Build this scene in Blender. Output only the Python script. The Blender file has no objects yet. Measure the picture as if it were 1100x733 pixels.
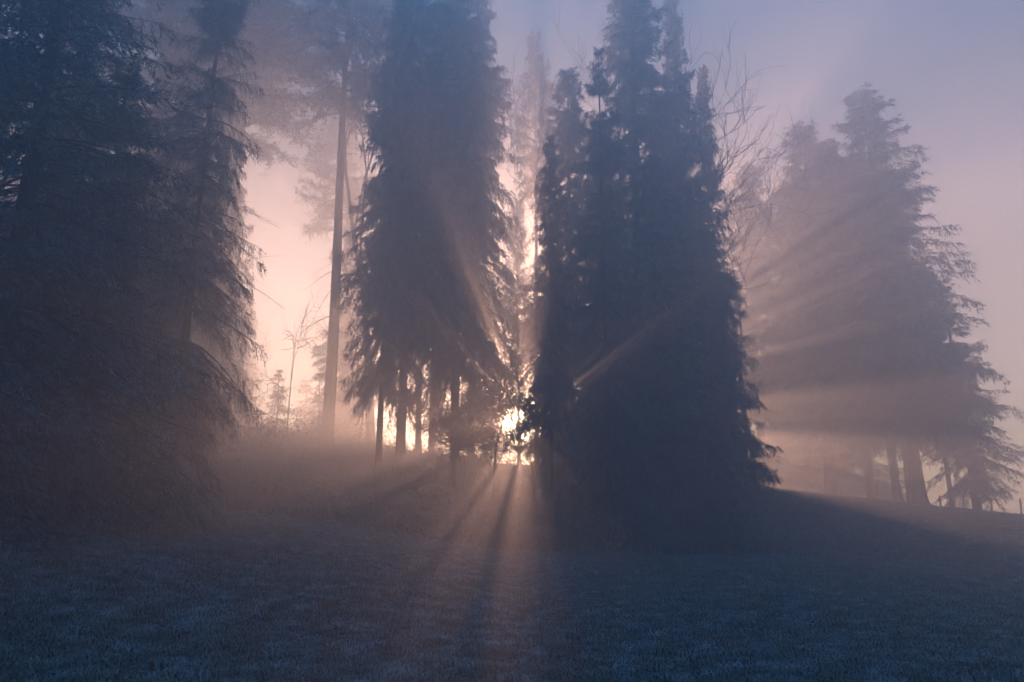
import bpy, math, random
import numpy as np
from mathutils import Vector, Matrix, Quaternion

R = math.radians
scene = bpy.context.scene
COL = scene.collection
rng = np.random.default_rng(7)

# ------------------------------------------------------------------ camera
EYE = 1.6
F = 863.0                     # focal length in pixels of the 1100 px wide photograph
PITCH = R(11.37)
CP, SP = math.cos(PITCH), math.sin(PITCH)
cam_d = bpy.data.cameras.new('camera')
cam_d.sensor_width = 36.0
cam_d.lens = 36.0 * F / 1100.0
cam_d.clip_start = 0.1
cam_d.clip_end = 3000
cam = bpy.data.objects.new('camera', cam_d)
cam.location = (0, 0, EYE)
cam.rotation_euler = (R(90) + PITCH, 0, 0)
COL.objects.link(cam)
scene.camera = cam


def ray(px, py):
    cx, cy = (px - 550) / F, (366.5 - py) / F
    return Vector((cx, CP - cy * SP, SP + cy * CP))


def z_at(py, Y):
    """height of the point seen at picture row py, Y metres ahead"""
    d = ray(550, py)
    return EYE + d.z * Y / d.y


SUN_V = ray(566, 452).normalized()
SUN_EL = math.asin(SUN_V.z)
SUN_AZ = math.atan2(SUN_V.x, SUN_V.y)      # clockwise from +Y

# ------------------------------------------------------------------ terrain
_bx = np.array([-90, -30, -14, -6, -3, 0, 3, 7, 12, 20, 30, 45, 90.])
_bz = np.array([4.2, 3.8, 3.5, 3.8, 3.75, 3.65, 3.6, 3.5, 2.85, 2.05, 1.15, 0.2, -1.0])


def sstep(a, b, x):
    t = np.clip((x - a) / (b - a), 0, 1)
    return t * t * (3 - 2 * t)


_ph = rng.uniform(0, 6.28, (10,))
_kx = rng.normal(0, 1, (10,))
_ky = rng.normal(0, 1, (10,))


def bumps(x, y, wl):
    s = 0
    for i in range(10):
        k = 6.28 / wl * (0.6 + 0.13 * i)
        n = math.hypot(_kx[i], _ky[i])
        s = s + np.sin(k * (_kx[i] * x + _ky[i] * y) / n + _ph[i])
    return s / 10


def height(x, y):
    x = np.asarray(x, float)
    y = np.asarray(y, float)
    tilt = 0.15 * np.maximum(-x, 0) - 0.015 * np.maximum(x, 0)
    tilt = np.clip(tilt, -2, 2.4)
    h = tilt * (0.85 * sstep(3, 17, y) + 0.15 * sstep(17, 28, y))
    B = np.interp(x, _bx, _bz)
    start = 26.5 - 8 * sstep(6, 18, x)
    t = np.clip((y - start) / (46 - start), 0, 1)
    h = h + B * (0.45 * t + 0.55 * t * t * (3 - 2 * t))
    over = np.maximum(y - 46, 0)
    h = h - 5.5 * (1 - np.exp(-(over / 38.0) ** 1.5)) - 0.01 * over
    forest = sstep(25, 30, y) * (1 - sstep(9, 16, x))
    h = h + bumps(x, y, 7.0) * (0.05 + 0.22 * forest) + bumps(y, x, 2.3) * 0.035
    return h


def gh(x, y):
    return float(height(x, y))


def on_ground(px, Y):
    """world point on the ground, Y metres ahead, seen in picture column px"""
    X = (px - 550) / F * Y
    for _ in range(4):
        z = gh(X, Y)
        D = Y * CP + (z - EYE) * SP
        X = (px - 550) / F * D
    return Vector((X, Y, gh(X, Y)))


# ------------------------------------------------------------------ materials
def new_mat(name):
    m = bpy.data.materials.new(name)
    m.use_nodes = True
    nt = m.node_tree
    nt.nodes.clear()
    return m, nt


def N(nt, t, **kw):
    n = nt.nodes.new(t)
    for k, v in kw.items():
        setattr(n, k, v)
    return n


def ramp(nt, stops):
    n = N(nt, 'ShaderNodeValToRGB')
    e = n.color_ramp.elements
    while len(e) < len(stops):
        e.new(0.5)
    for i, (p, c) in enumerate(stops):
        e[i].position = p
        e[i].color = (*c, 1)
    return n


def noise_mat(name, stops, scale=2.0, detail=4.0, rough=0.8, spec=0.2, bump=0.0, bump_scale=30.0, frost=None, stretch=None):
    m, nt = new_mat(name)
    L = nt.links.new
    out = N(nt, 'ShaderNodeOutputMaterial')
    b = N(nt, 'ShaderNodeBsdfPrincipled')
    b.inputs['Roughness'].default_value = rough
    b.inputs['Specular IOR Level'].default_value = spec
    tc = N(nt, 'ShaderNodeTexCoord')
    src = tc.outputs['Object']
    if stretch:
        mp = N(nt, 'ShaderNodeMapping')
        mp.inputs['Scale'].default_value = stretch
        L(src, mp.inputs['Vector'])
        src = mp.outputs['Vector']
    tx = N(nt, 'ShaderNodeTexNoise')
    tx.inputs['Scale'].default_value = scale
    tx.inputs['Detail'].default_value = detail
    L(src, tx.inputs['Vector'])
    r = ramp(nt, stops)
    L(tx.outputs['Fac'], r.inputs['Fac'])
    colour = r.outputs['Color']
    if frost:
        amount, fcol = frost
        g = N(nt, 'ShaderNodeNewGeometry')
        tx2 = N(nt, 'ShaderNodeTexNoise')
        tx2.inputs['Scale'].default_value = 1.3
        tx2.inputs['Detail'].default_value = 5
        L(tc.outputs['Object'], tx2.inputs['Vector'])
        mr = N(nt, 'ShaderNodeMapRange')
        mr.inputs['From Min'].default_value = 0.36
        mr.inputs['From Max'].default_value = 0.72
        mr.inputs['To Max'].default_value = amount
        L(tx2.outputs['Fac'], mr.inputs['Value'])
        mu = N(nt, 'ShaderNodeMath', operation='MULTIPLY')
        L(mr.outputs['Result'], mu.inputs[0])
        L(g.outputs['Random Per Island'], mu.inputs[1])
        mx = N(nt, 'ShaderNodeMix', data_type='RGBA')
        L(mu.outputs[0], mx.inputs['Factor'])
        L(colour, mx.inputs[6])
        mx.inputs[7].default_value = (*fcol, 1)
        colour = mx.outputs[2]
    L(colour, b.inputs['Base Color'])
    if bump:
        t3 = N(nt, 'ShaderNodeTexNoise')
        t3.inputs['Scale'].default_value = bump_scale
        t3.inputs['Detail'].default_value = 5
        L(src, t3.inputs['Vector'])
        bp = N(nt, 'ShaderNodeBump')
        bp.inputs['Strength'].default_value = bump
        bp.inputs['Distance'].default_value = 0.05
        L(t3.outputs['Fac'], bp.inputs['Height'])
        L(bp.outputs['Normal'], b.inputs['Normal'])
    L(b.outputs[0], out.inputs['Surface'])
    return m


FROST = (0.42, 0.50, 0.58)
M_NEEDLE = noise_mat('spruce_needles', [(0.3, (0.012, 0.026, 0.022)), (0.55, (0.028, 0.052, 0.042)), (0.8, (0.05, 0.08, 0.066))],
                     scale=0.9, rough=0.75, spec=0.15, frost=(0.95, FROST))
M_NEEDLE2 = noise_mat('pine_needles', [(0.3, (0.016, 0.03, 0.024)), (0.8, (0.055, 0.082, 0.06))], scale=0.8, rough=0.75, spec=0.15,
                      frost=(0.5, FROST))
M_BARK = noise_mat('bark', [(0.3, (0.022, 0.019, 0.018)), (0.6, (0.055, 0.046, 0.042)), (0.85, (0.11, 0.10, 0.095))],
                   scale=5.0, detail=8, rough=0.9, spec=0.1, bump=0.9, bump_scale=9.0, stretch=(2.5, 2.5, 0.35))
M_TWIG = noise_mat('frosted_twigs', [(0.3, (0.03, 0.027, 0.026)), (0.75, (0.12, 0.12, 0.125))], scale=3.0, rough=0.9, spec=0.1)
M_POST = noise_mat('weathered_wood', [(0.3, (0.06, 0.052, 0.046)), (0.8, (0.16, 0.145, 0.13))], scale=6, rough=0.9, spec=0.1,
                   bump=0.5, bump_scale=20, stretch=(2, 2, .3))
M_SCRUB = noise_mat('scrub_leaves', [(0.3, (0.014, 0.018, 0.016)), (0.8, (0.045, 0.055, 0.048))], scale=1.2, rough=0.85, spec=0.1,
                    frost=(0.35, FROST))


def leaf_mat():
    m, nt = new_mat('thin_leaves')
    L = nt.links.new
    out = N(nt, 'ShaderNodeOutputMaterial')
    d = N(nt, 'ShaderNodeBsdfDiffuse')
    t = N(nt, 'ShaderNodeBsdfTranslucent')
    mx = N(nt, 'ShaderNodeMixShader')
    g = N(nt, 'ShaderNodeNewGeometry')
    r = ramp(nt, [(0.0, (0.05, 0.045, 0.02)), (1.0, (0.13, 0.095, 0.04))])
    L(g.outputs['Random Per Island'], r.inputs['Fac'])
    L(r.outputs['Color'], d.inputs['Color'])
    t.inputs['Color'].default_value = (0.34, 0.22, 0.08, 1)
    mx.inputs['Fac'].default_value = 0.5
    L(d.outputs[0], mx.inputs[1])
    L(t.outputs[0], mx.inputs[2])
    L(mx.outputs[0], out.inputs['Surface'])
    return m


M_LEAF = leaf_mat()


def grass_mat():
    m, nt = new_mat('frosted_grass')
    L = nt.links.new
    out = N(nt, 'ShaderNodeOutputMaterial')
    b = N(nt, 'ShaderNodeBsdfPrincipled')
    b.inputs['Roughness'].default_value = 0.7
    b.inputs['Specular IOR Level'].default_value = 0.25
    oi = N(nt, 'ShaderNodeObjectInfo')
    g = N(nt, 'ShaderNodeNewGeometry')
    tx = N(nt, 'ShaderNodeTexNoise')
    tx.inputs['Scale'].default_value = 2.2
    tx.inputs['Detail'].default_value = 6
    L(g.outputs['Position'], tx.inputs['Vector'])
    ad = N(nt, 'ShaderNodeMath', operation='MULTIPLY_ADD')
    L(oi.outputs['Random'], ad.inputs[0])
    ad.inputs[1].default_value = 0.38
    L(tx.outputs['Fac'], ad.inputs[2])
    r = ramp(nt, [(0.40, (0.03, 0.05, 0.042)), (0.74, (0.11, 0.15, 0.15)), (1.0, (0.32, 0.38, 0.41))])
    L(ad.outputs[0], r.inputs['Fac'])
    L(r.outputs['Color'], b.inputs['Base Color'])
    L(b.outputs[0], out.inputs['Surface'])
    return m


M_GRASS = grass_mat()


def ground_mat():
    m, nt = new_mat('ground_surface')
    L = nt.links.new
    out = N(nt, 'ShaderNodeOutputMaterial')
    b = N(nt, 'ShaderNodeBsdfPrincipled')
    b.inputs['Roughness'].default_value = 0.95
    b.inputs['Specular IOR Level'].default_value = 0.1
    tc = N(nt, 'ShaderNodeTexCoord')
    t1 = N(nt, 'ShaderNodeTexNoise')
    t1.inputs['Scale'].default_value = 5.0
    t1.inputs['Detail'].default_value = 8
    t1.inputs['Roughness'].default_value = 0.7
    L(tc.outputs['Object'], t1.inputs['Vector'])
    meadow = ramp(nt, [(0.35, (0.035, 0.05, 0.045)), (0.55, (0.12, 0.155, 0.155)), (0.75, (0.26, 0.31, 0.33))])
    L(t1.outputs['Fac'], meadow.inputs['Fac'])
    t2 = N(nt, 'ShaderNodeTexNoise')
    t2.inputs['Scale'].default_value = 2.4
    t2.inputs['Detail'].default_value = 8
    L(tc.outputs['Object'], t2.inputs['Vector'])
    floor = ramp(nt, [(0.35, (0.018, 0.017, 0.014)), (0.6, (0.04, 0.042, 0.034)), (0.82, (0.10, 0.11, 0.105))])
    L(t2.outputs['Fac'], floor.inputs['Fac'])
    at = N(nt, 'ShaderNodeAttribute', attribute_name='forest_floor')
    mx = N(nt, 'ShaderNodeMix', data_type='RGBA')
    L(at.outputs['Fac'], mx.inputs['Factor'])
    L(meadow.outputs['Color'], mx.inputs[6])
    L(floor.outputs['Color'], mx.inputs[7])
    L(mx.outputs[2], b.inputs['Base Color'])
    t3 = N(nt, 'ShaderNodeTexNoise')
    t3.inputs['Scale'].default_value = 14.0
    t3.inputs['Detail'].default_value = 6
    L(tc.outputs['Object'], t3.inputs['Vector'])
    bp = N(nt, 'ShaderNodeBump')
    bp.inputs['Strength'].default_value = 0.8
    bp.inputs['Distance'].default_value = 0.08
    L(t3.outputs['Fac'], bp.inputs['Height'])
    L(bp.outputs['Normal'], b.inputs['Normal'])
    L(b.outputs[0], out.inputs['Surface'])
    return m


# ------------------------------------------------------------------ mesh helpers
def mesh_from(name, V, faces_by_n, mats, mat_idx=None, smooth=False):
    """V (n,3) array; faces_by_n list of (k, array(m,k))"""
    me = bpy.data.meshes.new(name)
    V = np.asarray(V, np.float32)
    loops = np.concatenate([f.ravel() for f in faces_by_n]).astype(np.int32)
    sizes = np.concatenate([np.full(len(f), f.shape[1], np.int32) for f in faces_by_n])
    starts = np.concatenate([[0], np.cumsum(sizes)[:-1]]).astype(np.int32)
    me.vertices.add(len(V))
    me.vertices.foreach_set('co', V.ravel())
    me.loops.add(len(loops))
    me.loops.foreach_set('vertex_index', loops)
    me.polygons.add(len(sizes))
    me.polygons.foreach_set('loop_start', starts)
    for m in mats:
        me.materials.append(m)
    if mat_idx is not None:
        me.polygons.foreach_set('material_index', np.asarray(mat_idx, np.int32))
    if smooth:
        me.polygons.foreach_set('use_smooth', np.ones(len(sizes), bool))
    me.update(calc_edges=True)
    return me


class Tubes:
    """collects tapered tubes along polylines"""

    def __init__(self):
        self.V, self.Q, self.n = [], [], 0

    def add(self, pts, rad, sides=6):
        pts = np.asarray(pts, float)
        k = len(pts)
        d = np.gradient(pts, axis=0)
        d /= np.linalg.norm(d, axis=1)[:, None] + 1e-9
        ref = np.array([0, 0, 1.0]) if abs(d[0][2]) < 0.8 else np.array([1.0, 0, 0])
        u = np.cross(d, ref)
        u /= np.linalg.norm(u, axis=1)[:, None] + 1e-9
        w = np.cross(d, u)
        a = np.linspace(0, 2 * math.pi, sides, endpoint=False)
        rad = np.asarray(rad, float)
        ring = pts[:, None, :] + rad[:, None, None] * (np.cos(a)[None, :, None] * u[:, None, :] + np.sin(a)[None, :, None] * w[:, None, :])
        self.V.append(ring.reshape(-1, 3))
        i = np.arange(k - 1)[:, None] * sides
        j = np.arange(sides)[None, :]
        j2 = (j + 1) % sides
        q = np.stack([i + j, i + j2, i + sides + j2, i + sides + j], -1).reshape(-1, 4) + self.n
        self.Q.append(q)
        self.n += k * sides

    def arrays(self):
        return np.concatenate(self.V), np.concatenate(self.Q)


def diamonds(base, direc, length, width, side):
    """thin diamond-shaped sprays: (n,3) base, unit dir, length, width, unit side vector"""
    mid = base + direc * (length * 0.45)[:, None]
    tip = base + direc * length[:, None]
    a = mid + side * (width * 0.5)[:, None]
    b = mid - side * (width * 0.5)[:, None]
    V = np.stack([base, a, tip, b], 1).reshape(-1, 3)
    Q = np.arange(len(base) * 4).reshape(-1, 4)
    return V, Q


def unit(v):
    return v / (np.linalg.norm(v, axis=-1, keepdims=True) + 1e-9)


def trunk_mesh(name, H, r0, seed, wob=0.12, flare=1.5, dead=0, dead_z=(0.1, 0.5), top=0.03):
    g = np.random.default_rng(seed)
    k = 26
    t = np.linspace(0, 1, k)
    ph = g.uniform(0, 6.28, 4)
    x = wob * (np.sin(2.1 * t + ph[0]) - math.sin(ph[0]) + 0.4 * (np.sin(6 * t + ph[1]) - math.sin(ph[1])))
    y = wob * (np.sin(2.5 * t + ph[2]) - math.sin(ph[2]) + 0.4 * (np.sin(5 * t + ph[3]) - math.sin(ph[3])))
    z = -0.4 + (H + 0.4) * t
    rad = r0 * (1 - t) ** 0.8 + top * t
    rad = rad * (1 + (flare - 1) * np.exp(-np.maximum(z, 0) / 0.5))
    T = Tubes()
    T.add(np.stack([x, y, z], 1), rad, 10)
    for i in range(dead):
        zz = H * g.uniform(*dead_z)
        tt = (zz + 0.4) / (H + 0.4)
        c = np.array([np.interp(tt, t, x), np.interp(tt, t, y), zz])
        phi = g.uniform(0, 6.28)
        L = g.uniform(0.4, 2.2)
        d = np.array([math.cos(phi), math.sin(phi), g.uniform(-0.5, 0.25)])
        s = np.linspace(0, 1, 5)[:, None]
        p = c + d * L * s + np.array([0, 0, -0.35 * L]) * s ** 2 + g.normal(0, 0.04, (5, 3)) * s
        r = g.uniform(0.012, 0.028)
        T.add(p, np.linspace(r, 0.006, 5), 4)
        for q in range(g.integers(0, 4)):
            u = g.uniform(0.3, 0.95)
            b = c + d * L * u + np.array([0, 0, -0.35 * L]) * u * u
            d2 = d + g.normal(0, 0.6, 3)
            p2 = b + d2 * np.linspace(0, g.uniform(0.2, 0.6), 3)[:, None]
            T.add(p2, [0.009, 0.007, 0.004], 3)
    V, Q = T.arrays()
    return mesh_from(name, V, [Q], [M_BARK], smooth=True), (t, x, y, z)


def spruce_crown(name, H, Rad, zb, seed, axis, dens=1.0, slim=0.8, droop=1.0, gaps=0.0, spray=1.0, mat=None, ragged=0.25, K=9):
    """drooping whorls of branches hung with needle sprays from height zb to the tip"""
    g = np.random.default_rng(seed)
    t_, ax, ay, az = axis
    nb = int((H - zb) / 0.40 * 6 * dens)
    z0 = zb + (H - zb) * (1 - np.sqrt(1 - g.uniform(0, 1, nb) * 0.985)) if False else g.uniform(zb, H - 0.25, nb)
    wh = np.round((z0 - zb) / 0.55).astype(int)
    wr = np.clip(g.normal(1.0, 0.15 + 0.25 * ragged, wh.max() + 2), 0.5, 1.35)
    z0 = zb + wh * 0.55 + g.normal(0, 0.11, nb)
    z0 = np.clip(z0, zb, H - 0.15)
    t = (z0 - zb) / (H - zb)
    if gaps > 0:
        keep = np.sin(z0 * 1.35 + seed) + 0.7 * np.sin(z0 * 3.1 + 2 * seed) > -1.75 + gaps * 1.5
        keep |= t > 0.93
        z0, t, wh = z0[keep], t[keep], wh[keep]
        nb = len(z0)
    phi = g.uniform(0, 2 * math.pi, nb)
    prof = (1 - t) ** slim * (0.72 + 0.28 * np.clip(t / 0.12, 0, 1))
    lump = 1 + ragged * np.sin(phi * 2 + z0 * 0.8 + seed) * 0.6
    lump = lump * (1 + ragged * 0.55 * np.sin(z0 * 0.9 + 1.7 * np.cos(phi + seed) + seed)) * wr[wh]
    L = Rad * prof * lump * g.uniform(1 - ragged * 1.6, 1 + ragged, nb)
    L = np.minimum(L, 1.32 * Rad * prof) + 0.22
    a = np.interp(t, [0, 0.4, 0.85, 1], [-0.22, -0.02, 0.45, 1.1]) + g.normal(0, 0.1, nb)
    b = np.interp(t, [0, 0.5, 1], [-0.55, -0.42, -0.2]) * droop + g.normal(0, 0.08, nb)
    c = np.interp(t, [0, 0.5, 1], [0.34, 0.26, 0.05])
    e_r = np.stack([np.cos(phi), np.sin(phi), np.zeros(nb)], 1)
    e_t = np.stack([-np.sin(phi), np.cos(phi), np.zeros(nb)], 1)
    curl = g.normal(0, 0.18, nb)
    tt = (z0 + 0.4) / (H + 0.4)
    org = np.stack([np.interp(tt, t_, ax), np.interp(tt, t_, ay), z0], 1)

    def P(i, s):
        q = org[i] + e_r[i] * (L[i] * s * 0.96)[:, None] + e_t[i] * (L[i] * curl[i] * s * s)[:, None]
        q[:, 2] += L[i] * (a[i] * s + b[i] * s ** 2 + c[i] * s ** 3)
        return q

    # wood of the branches
    T = Tubes()
    for i in range(nb):
        if L[i] < 0.7:
            continue
        s = np.linspace(0, 0.93, 5)
        T.add(P(np.full(5, i), s), np.linspace(0.010 + 0.009 * L[i], 0.006, 5), 3)
    Vw, Qw = T.arrays()
    # side twigs
    nt_ = np.maximum(6, (L / 0.105)).astype(int)
    bi = np.repeat(np.arange(nb), nt_)
    n = len(bi)
    s = g.uniform(0.08, 1.0, n) ** 0.8
    o = P(bi, s)
    side = np.where(g.uniform(0, 1, n) < 0.5, -1.0, 1.0)
    down = g.uniform(0.05, 1.0, n) * np.interp(t[bi], [0, 0.6, 1], [1.0, 0.7, 0.1]) * droop
    d = unit(e_r[bi] * g.uniform(0.3, 0.9, n)[:, None] + e_t[bi] * (side * g.uniform(0.3, 0.9, n))[:, None] - np.array([0, 0, 1.0]) * down[:, None])
    l = np.clip(0.16 + 0.30 * L[bi] * (1.05 - 0.8 * s), 0.16, 1.05) * g.uniform(0.6, 1.2, n)
    ti = np.repeat(np.arange(n), K)
    m = n * K
    u = np.tile(np.linspace(0.0, 0.92, K), n) + g.uniform(-0.06, 0.06, m)
    base = o[ti] + d[ti] * (l[ti] * u)[:, None]
    base[:, 2] -= 0.38 * l[ti] * u * u
    dd = unit(d[ti] + g.normal(0, 0.5, (m, 3)) - np.array([0, 0, 0.28 * droop]))
    ln = g.uniform(0.15, 0.32, m) * spray
    wd = g.uniform(0.026, 0.058, m) * spray
    sd = unit(np.cross(dd, g.normal(0, 1, (m, 3)) + np.array([0, 0, 0.8])))
    Vs, Qs = diamonds(base, dd, ln, wd, sd)
    V = np.concatenate([Vw, Vs])
    Q = np.concatenate([Qw, Qs + len(Vw)])
    mi = np.concatenate([np.ones(len(Qw), int), np.zeros(len(Qs), int)])
    return mesh_from(name, V, [Q], [mat or M_NEEDLE, M_BARK], mi)


def pine_crown(name, H, Rad, zb, seed, axis, clumps=60):
    """open crown of needle clumps at the ends of irregular limbs"""
    g = np.random.default_rng(seed)
    t_, ax, ay, az = axis
    T = Tubes()
    B, Dr, Ln, Wd = [], [], [], []
    for i in range(clumps):
        z0 = zb + (H - zb) * (i + g.uniform(0, 1)) / clumps
        t = (z0 - zb) / (H - zb)
        tt = (z0 + 0.4) / (H + 0.4)
        c = np.array([np.interp(tt, t_, ax), np.interp(tt, t_, ay), z0])
        phi = i * 2.4 + g.normal(0, 0.6)
        L = Rad * (0.55 + 0.6 * math.sin(math.pi * min(1, t * 0.75 + 0.2))) * (1 - 0.72 * t) * g.uniform(0.6, 1.15)
        d = np.array([math.cos(phi), math.sin(phi), 0.15 + 0.6 * t + g.normal(0, 0.12)])
        s = np.linspace(0, 1, 6)[:, None]
        p = c + d * L * s + np.array([0, 0, -0.22 * L]) * s ** 2 * (1 - t) + g.normal(0, 0.07, (6, 3)) * s
        T.add(p, np.linspace(0.02 + 0.014 * L, 0.01, 6), 4)
        nn = int(16 + 12 * L)
        for q in range(nn):
            u = g.uniform(0.25, 1.0)
            k = u * 5
            i0 = min(4, int(k))
            b = p[i0] + (p[i0 + 1] - p[i0]) * (k - i0)
            d2 = unit(d * 0.5 + g.normal(0, 0.75, 3))
            l2 = g.uniform(0.25, 0.8) * min(1.0, L / 1.6)
            m = 12
            uu = g.uniform(0.1, 1, m)[:, None]
            bb = b + d2 * l2 * uu - np.array([0, 0, 0.2]) * l2 * uu ** 2
            B.append(bb)
            Dr.append(unit(d2 + g.normal(0, 0.7, (m, 3))))
            Ln.append(g.uniform(0.12, 0.26, m))
            Wd.append(g.uniform(0.03, 0.06, m))
    B, Dr, Ln, Wd = np.concatenate(B), np.concatenate(Dr), np.concatenate(Ln), np.concatenate(Wd)
    sd = unit(np.cross(Dr, g.normal(0, 1, B.shape)))
    Vs, Qs = diamonds(B, Dr, Ln, Wd, sd)
    Vw, Qw = T.arrays()
    V = np.concatenate([Vw, Vs])
    Q = np.concatenate([Qw, Qs + len(Vw)])
    mi = np.concatenate([np.ones(len(Qw), int), np.zeros(len(Qs), int)])
    return mesh_from(name, V, [Q], [M_NEEDLE2, M_BARK], mi)


def bare_tree(H, r0, seed, first=0.35, spread=0.55, levels=5, up=0.25, kids=(3, 5), leaf=0, leaf_size=0.07, leaf_mat=None):
    """returns (trunk mesh, crown mesh) of a leafless or thinly leaved broadleaf tree"""
    g = np.random.default_rng(seed)
    W, C = Tubes(), Tubes()
    tips = []

    def grow(p, d, L, r, lev):
        k = 5
        pts = [p]
        dd = d.copy()
        for i in range(k - 1):
            dd = unit(dd + g.normal(0, 0.09 + 0.03 * lev, 3) + np.array([0, 0, up * 0.12]))
            pts.append(pts[-1] + dd * L / (k - 1))
        pts = np.array(pts)
        r1 = r * (0.62 if lev else 0.55)
        (W if lev == 0 else C).add(pts, np.linspace(r, r1, k), 8 if lev == 0 else (5 if lev < 3 else 3))
        if lev >= levels - 2:
            tips.append(pts[2:])
        if lev >= levels - 1:
            return
        n = g.integers(kids[0], kids[1] + 1)
        for i in range(n):
            u = 1.0 if i == 0 else g.uniform(first if lev == 0 else 0.3, 1.0)
            q = u * (k - 1)
            i0 = min(k - 2, int(q))
            b = pts[i0] + (pts[i0 + 1] - pts[i0]) * (q - i0)
            ang = (0.2 if i == 0 else spread) * g.uniform(0.6, 1.3)
            axis = unit(np.cross(dd, g.normal(0, 1, 3)))
            nd = unit(dd * math.cos(ang) + axis * math.sin(ang) + np.array([0, 0, up * 0.3]))
            rr = max(0.013, r1 * (0.85 if i == 0 else g.uniform(0.45, 0.7)))
            grow(b, nd, L * g.uniform(0.55, 0.8), rr, lev + 1)

    grow(np.array([0, 0, -0.3]), np.array([0, 0, 1.0]), H * 0.42, r0, 0)
    Vt, Qt = W.arrays()
    trunk = mesh_from('trunk', Vt, [Qt], [M_BARK], smooth=True)
    Vc, Qc = C.arrays()
    if leaf:
        tp = np.concatenate(tips)
        cl = g.integers(0, len(tp), max(20, leaf // 280))
        idx = cl[g.integers(0, len(cl), leaf)]
        b = tp[idx] + g.normal(0, 0.24, (leaf, 3)) * g.choice([0.7, 1.0, 1.7], (leaf, 1), p=[0.5, 0.35, 0.15])
        d = unit(g.normal(0, 1, (leaf, 3)) + np.array([0, 0, -0.5]))
        Vs, Qs = diamonds(b, d, g.uniform(0.7, 1.4, leaf) * leaf_size, g.uniform(0.5, 0.9, leaf) * leaf_size,
                          unit(np.cross(d, g.normal(0, 1, (leaf, 3)))))
        V = np.concatenate([Vc, Vs])
        Q = np.concatenate([Qc, Qs + len(Vc)])
        mi = np.concatenate([np.ones(len(Qc), int), np.zeros(len(Qs), int)])
        crown = mesh_from('crown', V, [Q], [leaf_mat or M_LEAF, M_TWIG], mi)
    else:
        crown = mesh_from('crown', Vc, [Qc], [M_TWIG])
    return trunk, crown


# ------------------------------------------------------------------ ground
def build_ground():
    xs = np.unique(np.concatenate([np.linspace(-88, -40, 40), np.linspace(-40, 45, 260), np.linspace(45, 88, 40)]))
    ys = np.unique(np.concatenate([np.linspace(-24, 4, 30), np.linspace(4, 60, 230), np.linspace(60, 77, 30)]))
    X, Y = np.meshgrid(xs, ys)
    Z = height(X, Y)
    V = np.stack([X, Y, Z], -1).reshape(-1, 3)
    nx, ny = len(xs), len(ys)
    i = np.arange(ny - 1)[:, None] * nx + np.arange(nx - 1)[None, :]
    Q = np.stack([i, i + 1, i + nx + 1, i + nx], -1).reshape(-1, 4)
    me = mesh_from('ground', V, [Q], [ground_mat()], smooth=True)
    x, y = V[:, 0], V[:, 1]
    edge = 26.3 + bumps(x, x * 0.3, 5.0) * 1.0 + 0.12 * np.minimum(x + 6, 0)
    xe = 9.5 + bumps(y, y * 0.2, 6.0) * 1.5
    f = sstep(-0.7, 1.3, y - edge) * (1 - sstep(-1.5, 3.0, x - xe))
    at = me.attributes.new('forest_floor', 'FLOAT', 'POINT')
    at.data.foreach_set('value', f.astype(np.float32))
    dens = (1 - f) * sstep(0, 3, y) * (1 - sstep(44, 50, y)) * (1 - sstep(24, 30, np.abs(x - 2)))
    dens *= np.interp(y, [0, 9, 16, 30, 50], [1, 1, 0.7, 0.35, 0.2])
    at2 = me.attributes.new('grass_density', 'FLOAT', 'POINT')
    at2.data.foreach_set('value', dens.astype(np.float32))
    o = bpy.data.objects.new('ground', me)
    o['kind'] = 'structure'
    COL.objects.link(o)
    return o


ground = build_ground()

# ------------------------------------------------------------------ grass (uncountable)
def tuft_mesh(seed):
    g = np.random.default_rng(seed)
    n = 26
    V, T = [], []
    for i in range(n):
        b = np.array([*(g.normal(0, 0.045, 2)), -0.01])
        phi = g.uniform(0, 6.28)
        lean = g.uniform(0.2, 1.1)
        h = g.uniform(0.045, 0.11)
        d = np.array([math.cos(phi), math.sin(phi), 0])
        sd = np.array([-d[1], d[0], 0]) * g.uniform(0.004, 0.008)
        m = b + np.array([0, 0, h * 0.7]) + d * h * lean * 0.35
        tip = b + np.array([0, 0, h * (1.0 - 0.35 * lean)]) + d * h * lean
        k = len(V)
        V += [b - sd, b + sd, m + sd * 0.9, m - sd * 0.9, tip]
        T.append([k, k + 1, k + 2, k + 3])
        T.append([k + 3, k + 2, k + 4, k + 4])
    V = np.array(V)
    Q = np.array([f for f in T if f[2] != f[3]])
    Tr = np.array([f[:3] for f in T if f[2] == f[3]])
    return mesh_from('grass_tuft', V, [Q, Tr], [M_GRASS])


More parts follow.
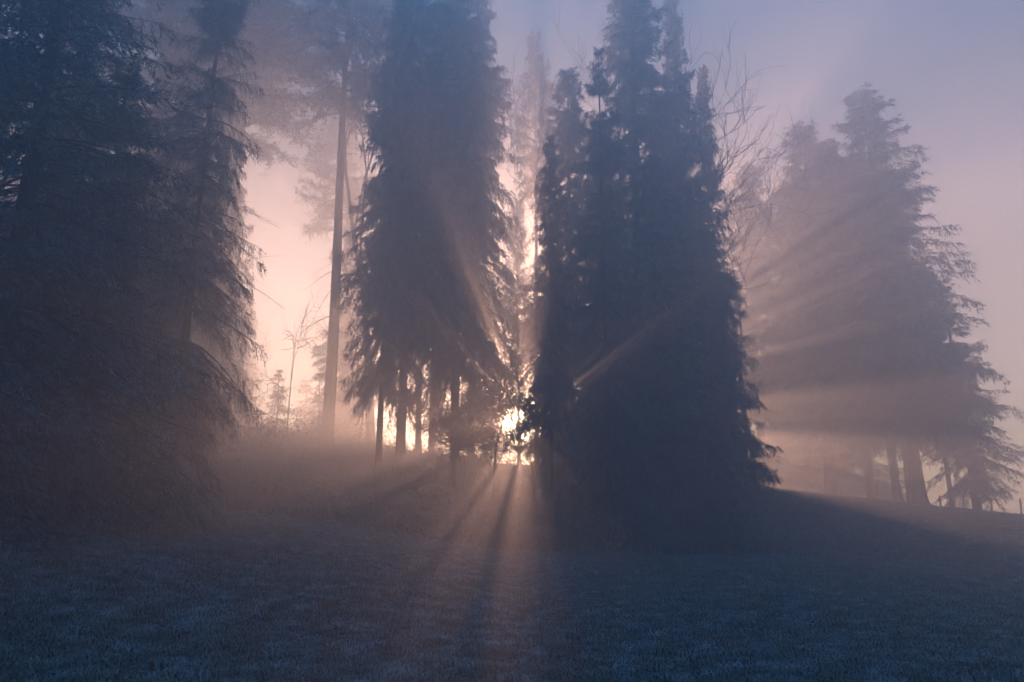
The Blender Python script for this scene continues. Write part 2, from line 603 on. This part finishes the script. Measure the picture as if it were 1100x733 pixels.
def build_grass():
    coll = bpy.data.collections.new('grass_tufts')      # sources only, not linked to the scene
    for s in range(5):
        coll.objects.link(bpy.data.objects.new('grass_tuft', tuft_mesh(40 + s)))
    me = ground.data.copy()
    o = bpy.data.objects.new('grass', me)
    o['kind'] = 'stuff'
    o['label'] = 'short frosted meadow grass in front of the trees'
    COL.objects.link(o)
    ng = bpy.data.node_groups.new('grass_scatter', 'GeometryNodeTree')
    ng.interface.new_socket('Geometry', in_out='INPUT', socket_type='NodeSocketGeometry')
    ng.interface.new_socket('Geometry', in_out='OUTPUT', socket_type='NodeSocketGeometry')
    L = ng.links.new
    gi = ng.nodes.new('NodeGroupInput')
    go = ng.nodes.new('NodeGroupOutput')
    na = ng.nodes.new('GeometryNodeInputNamedAttribute')
    na.data_type = 'FLOAT'
    na.inputs['Name'].default_value = 'grass_density'
    mu = ng.nodes.new('ShaderNodeMath')
    mu.operation = 'MULTIPLY'
    mu.inputs[1].default_value = 260.0
    L(na.outputs['Attribute'], mu.inputs[0])
    dp = ng.nodes.new('GeometryNodeDistributePointsOnFaces')
    L(gi.outputs[0], dp.inputs['Mesh'])
    L(mu.outputs[0], dp.inputs['Density'])
    ci = ng.nodes.new('GeometryNodeCollectionInfo')
    ci.inputs['Collection'].default_value = coll
    ci.inputs['Separate Children'].default_value = True
    ip = ng.nodes.new('GeometryNodeInstanceOnPoints')
    L(dp.outputs['Points'], ip.inputs['Points'])
    L(ci.outputs[0], ip.inputs['Instance'])
    ip.inputs['Pick Instance'].default_value = True
    rv = ng.nodes.new('FunctionNodeRandomValue')
    rv.data_type = 'FLOAT_VECTOR'
    rv.inputs[0].default_value = (-0.15, -0.15, 0)
    rv.inputs[1].default_value = (0.15, 0.15, 6.28)
    L(rv.outputs[0], ip.inputs['Rotation'])
    rs = ng.nodes.new('FunctionNodeRandomValue')
    rs.data_type = 'FLOAT'
    rs.inputs[2].default_value = 0.35
    rs.inputs[3].default_value = 0.95
    L(rs.outputs[1], ip.inputs['Scale'])
    mu2 = ng.nodes.new('ShaderNodeMath')
    mu2.operation = 'MULTIPLY'
    mu2.inputs[1].default_value = 5.0
    L(na.outputs['Attribute'], mu2.inputs[0])
    dp2 = ng.nodes.new('GeometryNodeDistributePointsOnFaces')
    dp2.inputs['Seed'].default_value = 9
    L(gi.outputs[0], dp2.inputs['Mesh'])
    L(mu2.outputs[0], dp2.inputs['Density'])
    ip2 = ng.nodes.new('GeometryNodeInstanceOnPoints')
    L(dp2.outputs['Points'], ip2.inputs['Points'])
    L(ci.outputs[0], ip2.inputs['Instance'])
    ip2.inputs['Pick Instance'].default_value = True
    L(rv.outputs[0], ip2.inputs['Rotation'])
    rs2 = ng.nodes.new('FunctionNodeRandomValue')
    rs2.data_type = 'FLOAT'
    rs2.inputs[2].default_value = 0.9
    rs2.inputs[3].default_value = 1.5
    L(rs2.outputs[1], ip2.inputs['Scale'])
    jn = ng.nodes.new('GeometryNodeJoinGeometry')
    L(ip.outputs[0], jn.inputs[0])
    L(ip2.outputs[0], jn.inputs[0])
    L(jn.outputs[0], go.inputs[0])
    md = o.modifiers.new('scatter', 'NODES')
    md.node_group = ng


build_grass()


# ------------------------------------------------------------------ tree kinds
def kind_spruce(H, Rad, zb, seed, r0, **kw):
    dead = kw.pop('dead', 0)
    wob = kw.pop('wob', 0.12)
    tm, ax = trunk_mesh('trunk', H, r0, seed, wob=wob, dead=dead, dead_z=(0.06, max(0.12, zb / H + 0.1)))
    return [('trunk', tm), ('crown', spruce_crown('crown', H, Rad, zb, seed, ax, **kw))], H


def kind_pine(H, Rad, zb, seed, r0, clumps=60, dead=10):
    tm, ax = trunk_mesh('trunk', H, r0, seed, wob=0.18, dead=dead, dead_z=(0.2, zb / H))
    return [('trunk', tm), ('crown', pine_crown('crown', H, Rad, zb, seed, ax, clumps))], H


def kind_bare(H, r0, seed, **kw):
    a, b = bare_tree(H, r0, seed, **kw)
    z = max(v.co.z for v in b.vertices)
    return [('trunk', a), ('crown', b)], z


KIND = {
    'dense_a': kind_spruce(26, 5.5, 1.0, 11, 0.34, dens=1.6, slim=0.85, spray=1.25),
    'dense_b': kind_spruce(26, 4.7, 0.6, 12, 0.32, dens=1.6, slim=0.82, ragged=0.45, spray=1.25),
    'dense_near': kind_spruce(16, 3.4, 0.5, 23, 0.24, dens=2.3, slim=0.62, ragged=0.45, spray=0.66, droop=1.2, K=13),
    'slim': kind_spruce(24, 3.1, 0.8, 13, 0.28, dens=1.55, slim=0.6, ragged=0.42, spray=1.25),
    'broken': kind_spruce(24, 4.9, 0.7, 14, 0.34, dens=2.1, slim=0.6, gaps=0.5, ragged=0.4, droop=1.25, spray=0.72, K=12),
    'lifted_a': kind_spruce(27, 4.1, 5.6, 15, 0.33, dens=1.55, slim=0.6, dead=14, droop=1.25, ragged=0.45, spray=1.25),
    'lifted_c': kind_spruce(12, 1.9, 7.0, 19, 0.14, dens=1.5, slim=0.6, dead=6, droop=1.0, ragged=0.4),
    'lifted_b': kind_spruce(27, 3.6, 7.5, 16, 0.30, dens=1.55, slim=0.6, dead=16, droop=1.2, ragged=0.45, spray=1.25),
    'open': kind_spruce(26, 4.6, 3.0, 17, 0.42, dens=1.45, slim=0.6, gaps=0.35, dead=10, droop=1.25, ragged=0.42, spray=1.2),
    'young': kind_spruce(10, 2.1, 0.5, 18, 0.13, dens=1.2, slim=0.8, gaps=0.3, ragged=0.35),
    'pine': kind_pine(27, 3.8, 16.5, 21, 0.30, clumps=80, dead=24),
    'pine_low': kind_pine(26, 4.4, 11.0, 22, 0.28, clumps=110, dead=18),
    'bare': kind_bare(22, 0.24, 31, levels=6, kids=(3, 4), spread=0.5, up=0.35),
    'bare_b': kind_bare(18, 0.18, 32, levels=6, kids=(3, 4), spread=0.55, up=0.3),
    'sapling': kind_bare(9, 0.05, 33, levels=4, kids=(4, 6), spread=1.0, first=0.2, up=0.1),
    'leafy': kind_bare(5.5, 0.06, 34, levels=5, kids=(4, 5), spread=0.75, first=0.15, up=0.2, leaf=15000, leaf_size=0.065),
}
USED = set()
COUNT = {}


def plant(kind, name, cat, px, Y, H, label, group, wide=1.0, rot=0.0, lean=(0.0, 0.0)):
    """stand one tree of the kind on the ground; H is its real height in metres"""
    parts, h0 = KIND[kind]
    root = bpy.data.objects.new(name, None)
    COL.objects.link(root)
    p = on_ground(px, Y)
    root.location = p
    s = H / h0
    root.scale = (s * wide, s * wide, s)
    root.rotation_euler = (R(lean[1]), R(lean[0]), R(rot))
    root.rotation_mode = 'XYZ'
    if lean != (0.0, 0.0):
        q = Quaternion((0, 1, 0), R(lean[0])) @ Quaternion((1, 0, 0), R(lean[1])) @ Quaternion((0, 0, 1), R(rot))
        root.rotation_mode = 'QUATERNION'
        root.rotation_quaternion = q
    root['label'] = label
    root['category'] = cat
    root['group'] = group
    for pn, me in parts:
        o = bpy.data.objects.new(pn, me)
        COL.objects.link(o)
        o.parent = root
    return root


def ht(py, px, Y):
    """height of a tree rooted at px, Y whose tip shows at picture row py"""
    return z_at(py, Y) - on_ground(px, Y).z


GL, GC, GR, GF = 'conifers at the left of the wood', 'conifers in the middle of the wood', 'trees on the right slope', 'faint trees deep in the fog'
GB, GS = 'leafless broadleaf trees', 'thin saplings under the conifers'
TREES = [
    # kind, name, category, px, Y, H, label, group, wide, rot, lean
    ('broken', 'spruce_tree', 'spruce', 180, 20.5, 18, 'frosted ragged spruce with drooping boughs beside the wide bright gap', GL, 0.5, 20, (1, 0)),
    ('dense_near', 'spruce_tree', 'spruce', 84, 17.0, 10.5, 'dark dense spruce at the meadow edge, second from the left edge of the photo', GL, 0.95, 140, (0, 0)),
    ('dense_near', 'spruce_tree', 'spruce', -18, 15.5, 16, 'darkest spruce, cut off by the left edge of the photo', GL, 1.0, 60, (0, 0)),
    ('dense_near', 'spruce_tree', 'spruce', -230, 13.0, 15, 'unseen spruce added past the left edge to darken the left foreground', GL, 1.0, 200, (0, 0)),  # out of view, added to block sky light from the left
    ('pine', 'pine_tree', 'pine', 226, 46.0, 29.5, 'pine behind the ragged frosted spruce, its wide crown roofing the bright gap', GL, 1.5, 20, (0, 0)),
    ('dense_b', 'spruce_tree', 'spruce', 150, 33.0, 19, 'spruce half hidden behind the two dark left spruces', GL, 1.0, 260, (0, 0)),
    ('open', 'spruce_tree', 'spruce', 30, 28.0, 20, 'open spruce with sky showing through behind the leftmost dark spruce', GL, 0.9, 10, (0, 0)),
    ('pine', 'pine_tree', 'pine', 96, 35.0, 29, 'tall leaning pine trunk among bare twigs at upper left', GL, 1.0, 0, (4, 0)),
    ('pine', 'pine_tree', 'pine', 214, 37.0, 29, 'tall pine whose crown hangs above the ragged frosted spruce', GL, 1.5, 80, (0, 0)),
    ('bare', 'bare_tree', 'bare tree', 66, 31.0, 19, 'leafless tree with tangled twigs between the left spruces', GB, 1.0, 0, (0, 0)),
    ('pine', 'pine_tree', 'pine', 350, 40.0, 29, 'tall pine with a long bare trunk standing in the wide bright gap', GC, 1.0, 200, (1.2, 0)),
    ('bare', 'bare_tree', 'bare tree', 398, 44.0, 31, 'leafless tree behind the tall bare pine trunk', GB, 0.8, 90, (-1, 0)),
    ('sapling', 'sapling', 'sapling', 307, 42.0, 8.6, 'thin bare sapling alone in the bright gap left of the pine trunk', GS, 0.7, 0, (2, 0)),
    ('sapling', 'sapling', 'sapling', 385, 42.0, 7.5, 'thin twiggy sapling just right of the tall bare pine trunk', GS, 1.0, 120, (0, 0)),
    ('lifted_a', 'spruce_tree', 'spruce', 405, 33.5, 23, 'spruce with drooping boughs low on its left side over the bright gap', GC, 0.5, 40, (0.5, 0)),
    ('lifted_b', 'spruce_tree', 'spruce', 429, 37.0, 26, 'spruce trunk close behind the spruce with low drooping left boughs', GC, 0.8, 170, (0, 0)),
    ('lifted_b', 'spruce_tree', 'spruce', 449, 43.0, 22, 'slender spruce trunk, left of the thin pair in the lit understorey', GC, 0.7, 300, (0, 0)),
    ('lifted_b', 'spruce_tree', 'spruce', 463, 40.0, 24, 'slender spruce trunk, right of the thin pair in the lit understorey', GC, 0.65, 80, (0.7, 0)),
    ('lifted_a', 'spruce_tree', 'spruce', 488, 36.0, 27, 'thick dark spruce trunk left of the sunlit leaves, its crown leaving the frame', GC, 0.68, 220, (0, 0)),
    ('lifted_a', 'spruce_tree', 'spruce', 506, 41.0, 29, 'tall spruce whose crown edges the narrow light gap on its left', GC, 0.56, 100, (0, 0)),
    ('leafy', 'leafy_tree', 'small tree', 530, 35.0, 6.8, 'small leafy tree sparkling in front of the sun', GS, 1.5, 0, (0, 0)),
    ('leafy', 'leafy_tree', 'small tree', 498, 35.0, 5.4, 'low leafy tree left of the sparkling one, at the thick trunk', GS, 1.3, 150, (0, 0)),
    ('leafy', 'leafy_tree', 'small tree', 574, 34.5, 5.2, 'low leafy tree between the sparkling one and the bare trunk beside the sun', GS, 1.3, 250, (0, 0)),
    ('leafy', 'leafy_bush', 'bush', 544, 40.5, 2.5, 'low leafy bush on the crest under the sun, left of its twin', GS, 1.3, 40, (0, 0)),
    ('leafy', 'leafy_bush', 'bush', 578, 41.5, 2.7, 'low leafy bush on the crest under the sun, nearest the bare trunk', GS, 1.4, 310, (0, 0)),
    ('leafy', 'leafy_bush', 'bush', 512, 42.0, 2.3, 'low leafy bush on the crest, right beside the thick dark spruce trunk', GS, 1.3, 200, (0, 0)),
    ('lifted_b', 'spruce_tree', 'spruce', 594, 30.0, 15.5, 'spruce with its bare trunk right beside the sun', GC, 0.5, 30, (0, 0)),
    ('broken', 'spruce_tree', 'spruce', 656, 30.5, 19.5, 'frosted slim spruce right of the trunk beside the sun, boughs to the ground', GC, 0.46, 70, (0, 0)),
    ('dense_b', 'spruce_tree', 'spruce', 694, 39.0, 29, 'tallest spruce of the middle block, its tip near the top edge', GC, 0.95, 200, (0, 0)),
    ('dense_a', 'spruce_tree', 'spruce', 744, 42.0, 28.0, 'pointed spruce standing right of the tallest middle spruce', GC, 0.52, 330, (0, 0)),
    ('slim', 'spruce_tree', 'spruce', 712, 34.0, 15.5, 'lower dense spruce in front of the tallest middle spruce', GC, 1.05, 250, (0, 0)),
    ('dense_b', 'spruce_tree', 'spruce', 774, 44.0, 24.5, 'spruce at the right end of the dark middle block', GC, 0.5, 110, (0, 0)),
    ('lifted_b', 'spruce_tree', 'spruce', 617, 40.0, 22, 'spruce behind the trunk beside the sun, right of the narrow light gap', GC, 0.8, 310, (0, 0)),
    ('young', 'spruce_tree', 'young spruce', 787, 41.0, 9.5, 'small young spruce with layered boughs at the right foot of the dark block', GC, 1.0, 0, (0, 0)),
    ('bare_b', 'bare_tree', 'bare tree', 628, 43.0, 29.5, 'leafless tree fanning out at the top edge between the middle spruces', GB, 0.9, 45, (0, 0)),
    ('bare_b', 'bare_tree', 'bare tree', 812, 46.0, 22, 'leafless tree rising between the dark block and the right slope trees', GB, 0.8, 200, (-2, 0)),
    ('dense_b', 'spruce_tree', 'spruce', 232, 43.0, 23, 'spruce behind the ragged frosted spruce, bordering the wide bright gap', GL, 0.4, 20, (0, 0)),
    ('dense_a', 'spruce_tree', 'spruce', 175, 45.0, 20, 'tall spruce in the second row behind the ragged frosted spruce', GL, 0.9, 75, (0, 0)),
    ('dense_a', 'spruce_tree', 'spruce', 40, 45.0, 19, 'tall spruce in the second row at the far left', GL, 1.0, 175, (0, 0)),
    ('lifted_b', 'spruce_tree', 'spruce', 470, 48.0, 29, 'tall spruce in the second row above the lit understorey trunks', GC, 0.8, 275, (0, 0)),
    ('lifted_c', 'spruce_tree', 'spruce', 584, 38.0, 10.5, 'small spruce with boughs hanging just above the sun, trunk bare below', GC, 1.1, 60, (0, 0)),
    ('dense_b', 'spruce_tree', 'spruce', 258, 66.0, 15, 'faint spruce added low in the fog to block sun, at the left side of the wide bright gap', GF, 0.75, 0, (0, 0)),  # this and the young spruces below are added to shade the low sunbeam
    ('young', 'spruce_tree', 'young spruce', 322, 68.0, 8, 'faintest young spruce, added low in the middle of the bright gap to block sun', GF, 1.1, 90, (0, 0)),
    ('young', 'spruce_tree', 'young spruce', 296, 54.0, 5.0, 'short faint young spruce added to block sun at the crest in the bright gap, left of the faintest one', GF, 1.2, 30, (0, 0)),
    ('young', 'spruce_tree', 'spruce', 340, 58.0, 6.5, 'faint low spruce added to block sun against the tall bare pine trunk in the bright gap', GF, 0.9, 30, (0, 0)),
    ('pine_low', 'pine_tree', 'pine', 558, 56.0, 20.5, 'faint low-crowned pine filling the narrow light gap from behind', GF, 0.5, 60, (0, 0)),
    ('pine', 'pine_tree', 'pine', 577, 50.0, 29.5, 'pine behind the narrow light gap, its crown closing the gap at the top', GC, 0.5, 60, (0, 0)),
    ('dense_b', 'spruce_tree', 'spruce', 655, 46.0, 21, 'second row spruce hidden behind the frosted slim spruce', GC, 1.0, 15, (0, 0)),
    ('dense_a', 'spruce_tree', 'spruce', 728, 46.0, 21, 'second row spruce hidden behind the pointed middle spruce', GC, 0.7, 15, (0, 0)),
    ('dense_b', 'spruce_tree', 'spruce', 370, 55.0, 20, 'faint spruce deep in the fog behind the tall bare pine trunk', GF, 0.7, 0, (0, 0)),
    ('pine', 'pine_tree', 'pine', 352, 60.0, 29.5, 'faint pine deep in the fog left of the tall bare pine trunk', GF, 0.9, 100, (0, 0)),
    ('open', 'spruce_tree', 'spruce', 188, 52.0, 27, 'faint spruce in the fog behind the ragged frosted spruce', GF, 0.7, 200, (0, 0)),
    ('lifted_b', 'spruce_tree', 'spruce', 824, 60.0, 27, 'faint spruce with a bare trunk in the pink fog, nearest the dark block', GF, 1.15, 0, (0, 0)),
    ('dense_b', 'spruce_tree', 'spruce', 872, 62.0, 28, 'faint dense spruce in the pink fog left of the right slope trees', GF, 1.2, 60, (0, 0)),
    ('lifted_b', 'spruce_tree', 'spruce', 893, 52.0, 26, 'spruce with a lone knobbly tip, left of the tallest right slope tree', GR, 1.25, 130, (0, 0)),
    ('lifted_a', 'spruce_tree', 'spruce', 990, 48.0, 26.3, 'tallest tree on the right slope, with the thickest leaning trunk', GR, 1.2, 0, (-3.5, 0)),
    ('lifted_a', 'spruce_tree', 'spruce', 938, 51.0, 24.5, 'right slope spruce behind the leaning trunks, filling the middle of the group', GR, 1.0, 150, (-2, 0)),
    ('lifted_a', 'spruce_tree', 'spruce', 966, 49.0, 22.5, 'right slope spruce with its trunk left of the thickest trunk', GR, 0.95, 210, (-2.5, 0)),
    ('lifted_b', 'spruce_tree', 'spruce', 979, 51.0, 22, 'slender right slope spruce between the two thicker trunks', GR, 0.8, 100, (-1, 0)),
    ('open', 'spruce_tree', 'spruce', 1050, 46.0, 13.5, 'lowest right slope spruce, its boughs reaching the right edge', GR, 1.0, 60, (-3, 0)),
    ('lifted_b', 'spruce_tree', 'spruce', 1025, 50.0, 16, 'right slope spruce between the thickest trunk and the lowest spruce', GR, 0.9, 10, (-2, 0)),
]
for (k, nm, cat, px, Y, H, lab, grp, wd, rot, lean) in TREES:
    plant(k, nm, cat, px, Y, H, lab, grp, wd, rot, lean)


# ------------------------------------------------------------------ undergrowth (uncountable low scrub on the bank)
def build_scrub():
    g = np.random.default_rng(77)
    n = 2600
    x = g.uniform(-26, 11, n)
    y = 26.6 + (g.uniform(0, 1, n) ** 1.3) * 18
    keep = (x < 8.0 + 0.18 * (y - 26))
    x, y = x[keep], y[keep]
    n = len(x)
    z = height(x, y)
    big = np.clip(g.lognormal(-0.7, 0.45, n), 0.2, 1.3) * np.interp(y, [26, 29, 45], [0.55, 1.0, 0.8]) * (1 + 1.6 * sstep(38, 42, y) * (1 - sstep(-7, -5, x)) + 1.3 * sstep(40, 43, y) * sstep(-4, -3, x) * (1 - sstep(3.5, 5, x)))
    T = Tubes()
    for i in range(n):
        for q in range(3):
            d = np.array([g.normal(0, 0.55), g.normal(0, 0.55), 1.0])
            s = np.linspace(0, 1, 4)[:, None]
            p = np.array([x[i], y[i], z[i] - 0.05]) + d * big[i] * s + g.normal(0, 0.06, (4, 3)) * s
            p[:, 2] -= 0.25 * big[i] * s[:, 0] ** 3
            T.add(p, np.linspace(0.012, 0.004, 4), 3)
    Vw, Qw = T.arrays()
    K = 26
    idx = np.repeat(np.arange(n), K)
    m = len(idx)
    b = np.stack([x[idx], y[idx], z[idx]], 1)
    r = big[idx]
    o = g.normal(0, 0.38, (m, 3)) * r[:, None]
    o[:, 2] = np.abs(g.normal(0.35, 0.3, m)) * r
    d = unit(g.normal(0, 1, (m, 3)) + np.array([0, 0, 0.35]))
    Vs, Qs = diamonds(b + o, d, g.uniform(0.08, 0.22, m), g.uniform(0.04, 0.09, m), unit(np.cross(d, g.normal(0, 1, (m, 3)))))
    V = np.concatenate([Vw, Vs])
    Q = np.concatenate([Qw, Qs + len(Vw)])
    mi = np.concatenate([np.ones(len(Qw), int), np.zeros(len(Qs), int)])
    o = bpy.data.objects.new('undergrowth', mesh_from('undergrowth', V, [Q], [M_SCRUB, M_TWIG], mi))
    o['kind'] = 'stuff'
    o['label'] = 'dark low scrub covering the bank under the conifers'
    COL.objects.link(o)


build_scrub()


# ------------------------------------------------------------------ fence along the crest on the right
def build_fence():
    posts = [(905, 52.5), (952, 51.5), (1012, 50.0), (1036, 49.4), (1066, 48.8), (1098, 48.2), (1130, 47.6)]
    g = np.random.default_rng(5)
    root = bpy.data.objects.new('wire_fence', None)
    COL.objects.link(root)
    p0 = on_ground(*posts[0])
    root.location = p0
    root['label'] = 'low wire fence with thin wooden posts along the crest of the right slope'
    root['category'] = 'fence'
    tops = []
    for px, Y in posts:
        p = on_ground(px, Y) - p0
        T = Tubes()
        h = 1.15 * g.uniform(0.92, 1.1)
        lean = np.array([g.normal(0, 0.05), g.normal(0, 0.04), 0])
        base = np.array(p)
        pts = [base + np.array([0, 0, -0.3]), base + np.array([0, 0, 0.3]), base + lean * 0.6 + np.array([0, 0, h * 0.7]),
               base + lean + np.array([0, 0, h]), base + lean + np.array([0, 0, h + 0.03])]
        T.add(pts, [0.06, 0.058, 0.055, 0.052, 0.006], 8)
        V, Q = T.arrays()
        o = bpy.data.objects.new('post', mesh_from('post', V, [Q], [M_POST], smooth=False))
        COL.objects.link(o)
        o.parent = root
        tops.append((base, lean, h))
    for f in (0.45, 0.88):
        T = Tubes()
        pts = [b + l * f + np.array([0, -0.055, h * f]) for b, l, h in tops]
        T.add(pts, [0.006] * len(pts), 4)
        V, Q = T.arrays()
        o = bpy.data.objects.new('wire', mesh_from('wire', V, [Q], [M_POST]))
        COL.objects.link(o)
        o.parent = root


build_fence()

# ------------------------------------------------------------------ haze
HAZE_DENSITY = 0.026
HAZE_G = 0.78


def build_haze():
    x0, x1, y0, y1, z0, z1 = -90, 90, -26, 78, -8.5, 34.0
    V = np.array([(x, y, z) for z in (z0, z1) for y in (y0, y1) for x in (x0, x1)], float)
    Q = np.array([[0, 2, 3, 1], [4, 5, 7, 6], [0, 1, 5, 4], [2, 6, 7, 3], [0, 4, 6, 2], [1, 3, 7, 5]])
    m, nt = new_mat('haze_air')
    out = N(nt, 'ShaderNodeOutputMaterial')
    v = N(nt, 'ShaderNodeVolumePrincipled')
    v.inputs['Color'].default_value = (0.87, 0.93, 1.0, 1)
    v.inputs['Density'].default_value = HAZE_DENSITY
    v.inputs['Anisotropy'].default_value = HAZE_G
    nt.links.new(v.outputs[0], out.inputs['Volume'])
    try:
        m.cycles.homogeneous_volume = True
    except Exception:
        pass
    o = bpy.data.objects.new('haze', mesh_from('haze', V, [Q], [m]))
    o['kind'] = 'stuff'
    o['label'] = 'cold morning fog filling the meadow and the wood'
    COL.objects.link(o)


build_haze()

# ------------------------------------------------------------------ sky and sun
world = bpy.data.worlds.new('World')
scene.world = world
world.use_nodes = True
nt = world.node_tree
nt.nodes.clear()
L = nt.links.new
wo = N(nt, 'ShaderNodeOutputWorld')
bg = N(nt, 'ShaderNodeBackground')
sky = N(nt, 'ShaderNodeTexSky')
sky.sky_type = 'NISHITA'
sky.sun_disc = False
sky.sun_elevation = SUN_EL
sky.sun_rotation = SUN_AZ
sky.dust_density = 1.0
sky.ozone_density = 3.0
bg.inputs['Strength'].default_value = 0.07
tint = N(nt, 'ShaderNodeMix', data_type='RGBA', blend_type='MULTIPLY')
tint.inputs['Factor'].default_value = 1.0
L(sky.outputs[0], tint.inputs[6])
# soft banks of morning cloud
tc = N(nt, 'ShaderNodeTexCoord')
mp = N(nt, 'ShaderNodeMapping')
mp.inputs['Scale'].default_value = (1.2, 1.2, 3.0)
L(tc.outputs['Generated'], mp.inputs['Vector'])
cl = N(nt, 'ShaderNodeTexNoise')
cl.inputs['Scale'].default_value = 1.6
cl.inputs['Detail'].default_value = 3
L(mp.outputs['Vector'], cl.inputs['Vector'])
cr = ramp(nt, [(0.35, (0.19, 0.78, 0.92)), (0.65, (0.39, 1.08, 1.26))])
L(cl.outputs['Fac'], cr.inputs['Fac'])
L(cr.outputs['Color'], tint.inputs[7])
# brighter clear sky overhead, above the fog bank, and the glow close round the sun
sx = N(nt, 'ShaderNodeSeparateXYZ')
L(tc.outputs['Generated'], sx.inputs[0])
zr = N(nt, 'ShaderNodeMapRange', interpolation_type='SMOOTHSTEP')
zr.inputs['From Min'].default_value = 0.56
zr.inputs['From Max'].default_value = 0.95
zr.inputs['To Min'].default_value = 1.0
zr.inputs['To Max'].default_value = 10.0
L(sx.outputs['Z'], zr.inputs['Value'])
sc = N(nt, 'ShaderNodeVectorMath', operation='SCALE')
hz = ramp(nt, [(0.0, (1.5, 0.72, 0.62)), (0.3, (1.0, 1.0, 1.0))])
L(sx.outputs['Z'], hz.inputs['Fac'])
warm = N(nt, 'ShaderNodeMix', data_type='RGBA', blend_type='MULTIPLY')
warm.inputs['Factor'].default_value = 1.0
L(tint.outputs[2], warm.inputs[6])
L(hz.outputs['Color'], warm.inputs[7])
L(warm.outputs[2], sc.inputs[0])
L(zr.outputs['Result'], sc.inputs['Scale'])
dt = N(nt, 'ShaderNodeVectorMath', operation='DOT_PRODUCT')
L(tc.outputs['Generated'], dt.inputs[0])
dt.inputs[1].default_value = SUN_V
gl = N(nt, 'ShaderNodeMapRange', interpolation_type='SMOOTHSTEP')
gl.inputs['From Min'].default_value = math.cos(R(2.2))
gl.inputs['From Max'].default_value = math.cos(R(0.5))
gl.inputs['To Min'].default_value = 0.0
gl.inputs['To Max'].default_value = 1800.0
L(dt.outputs['Value'], gl.inputs['Value'])
gc = N(nt, 'ShaderNodeVectorMath', operation='SCALE')
gc.inputs[0].default_value = (1.0, 0.66, 0.40)
L(gl.outputs['Result'], gc.inputs['Scale'])
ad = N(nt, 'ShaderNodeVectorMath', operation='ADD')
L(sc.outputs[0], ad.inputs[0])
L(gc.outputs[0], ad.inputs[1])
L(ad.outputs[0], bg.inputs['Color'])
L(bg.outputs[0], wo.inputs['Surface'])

sd = bpy.data.lights.new('sun', 'SUN')
sd.energy = 5.0
sd.angle = R(0.5)
sd.color = (1.0, 0.485, 0.30)
so = bpy.data.objects.new('sun', sd)
so.rotation_mode = 'QUATERNION'
so.rotation_quaternion = (-SUN_V).to_track_quat('-Z', 'Y')
so.location = SUN_V * 60
COL.objects.link(so)

# ------------------------------------------------------------------ render settings
vs = scene.view_settings
vs.view_transform = 'Standard'
vs.look = 'None'
vs.gamma = 1
vs.use_curve_mapping = False
vs.exposure = 0.76
scene.render.engine = 'CYCLES'
c = scene.cycles
c.max_bounces = 7
c.diffuse_bounces = 2
c.glossy_bounces = 1
c.transmission_bounces = 2
c.volume_bounces = 2
c.transparent_max_bounces = 4
c.caustics_reflective = False
c.caustics_refractive = False
c.use_denoising = True
c.denoiser = 'OPENIMAGEDENOISE'
c.use_adaptive_sampling = False
c.sample_clamp_indirect = 4.0
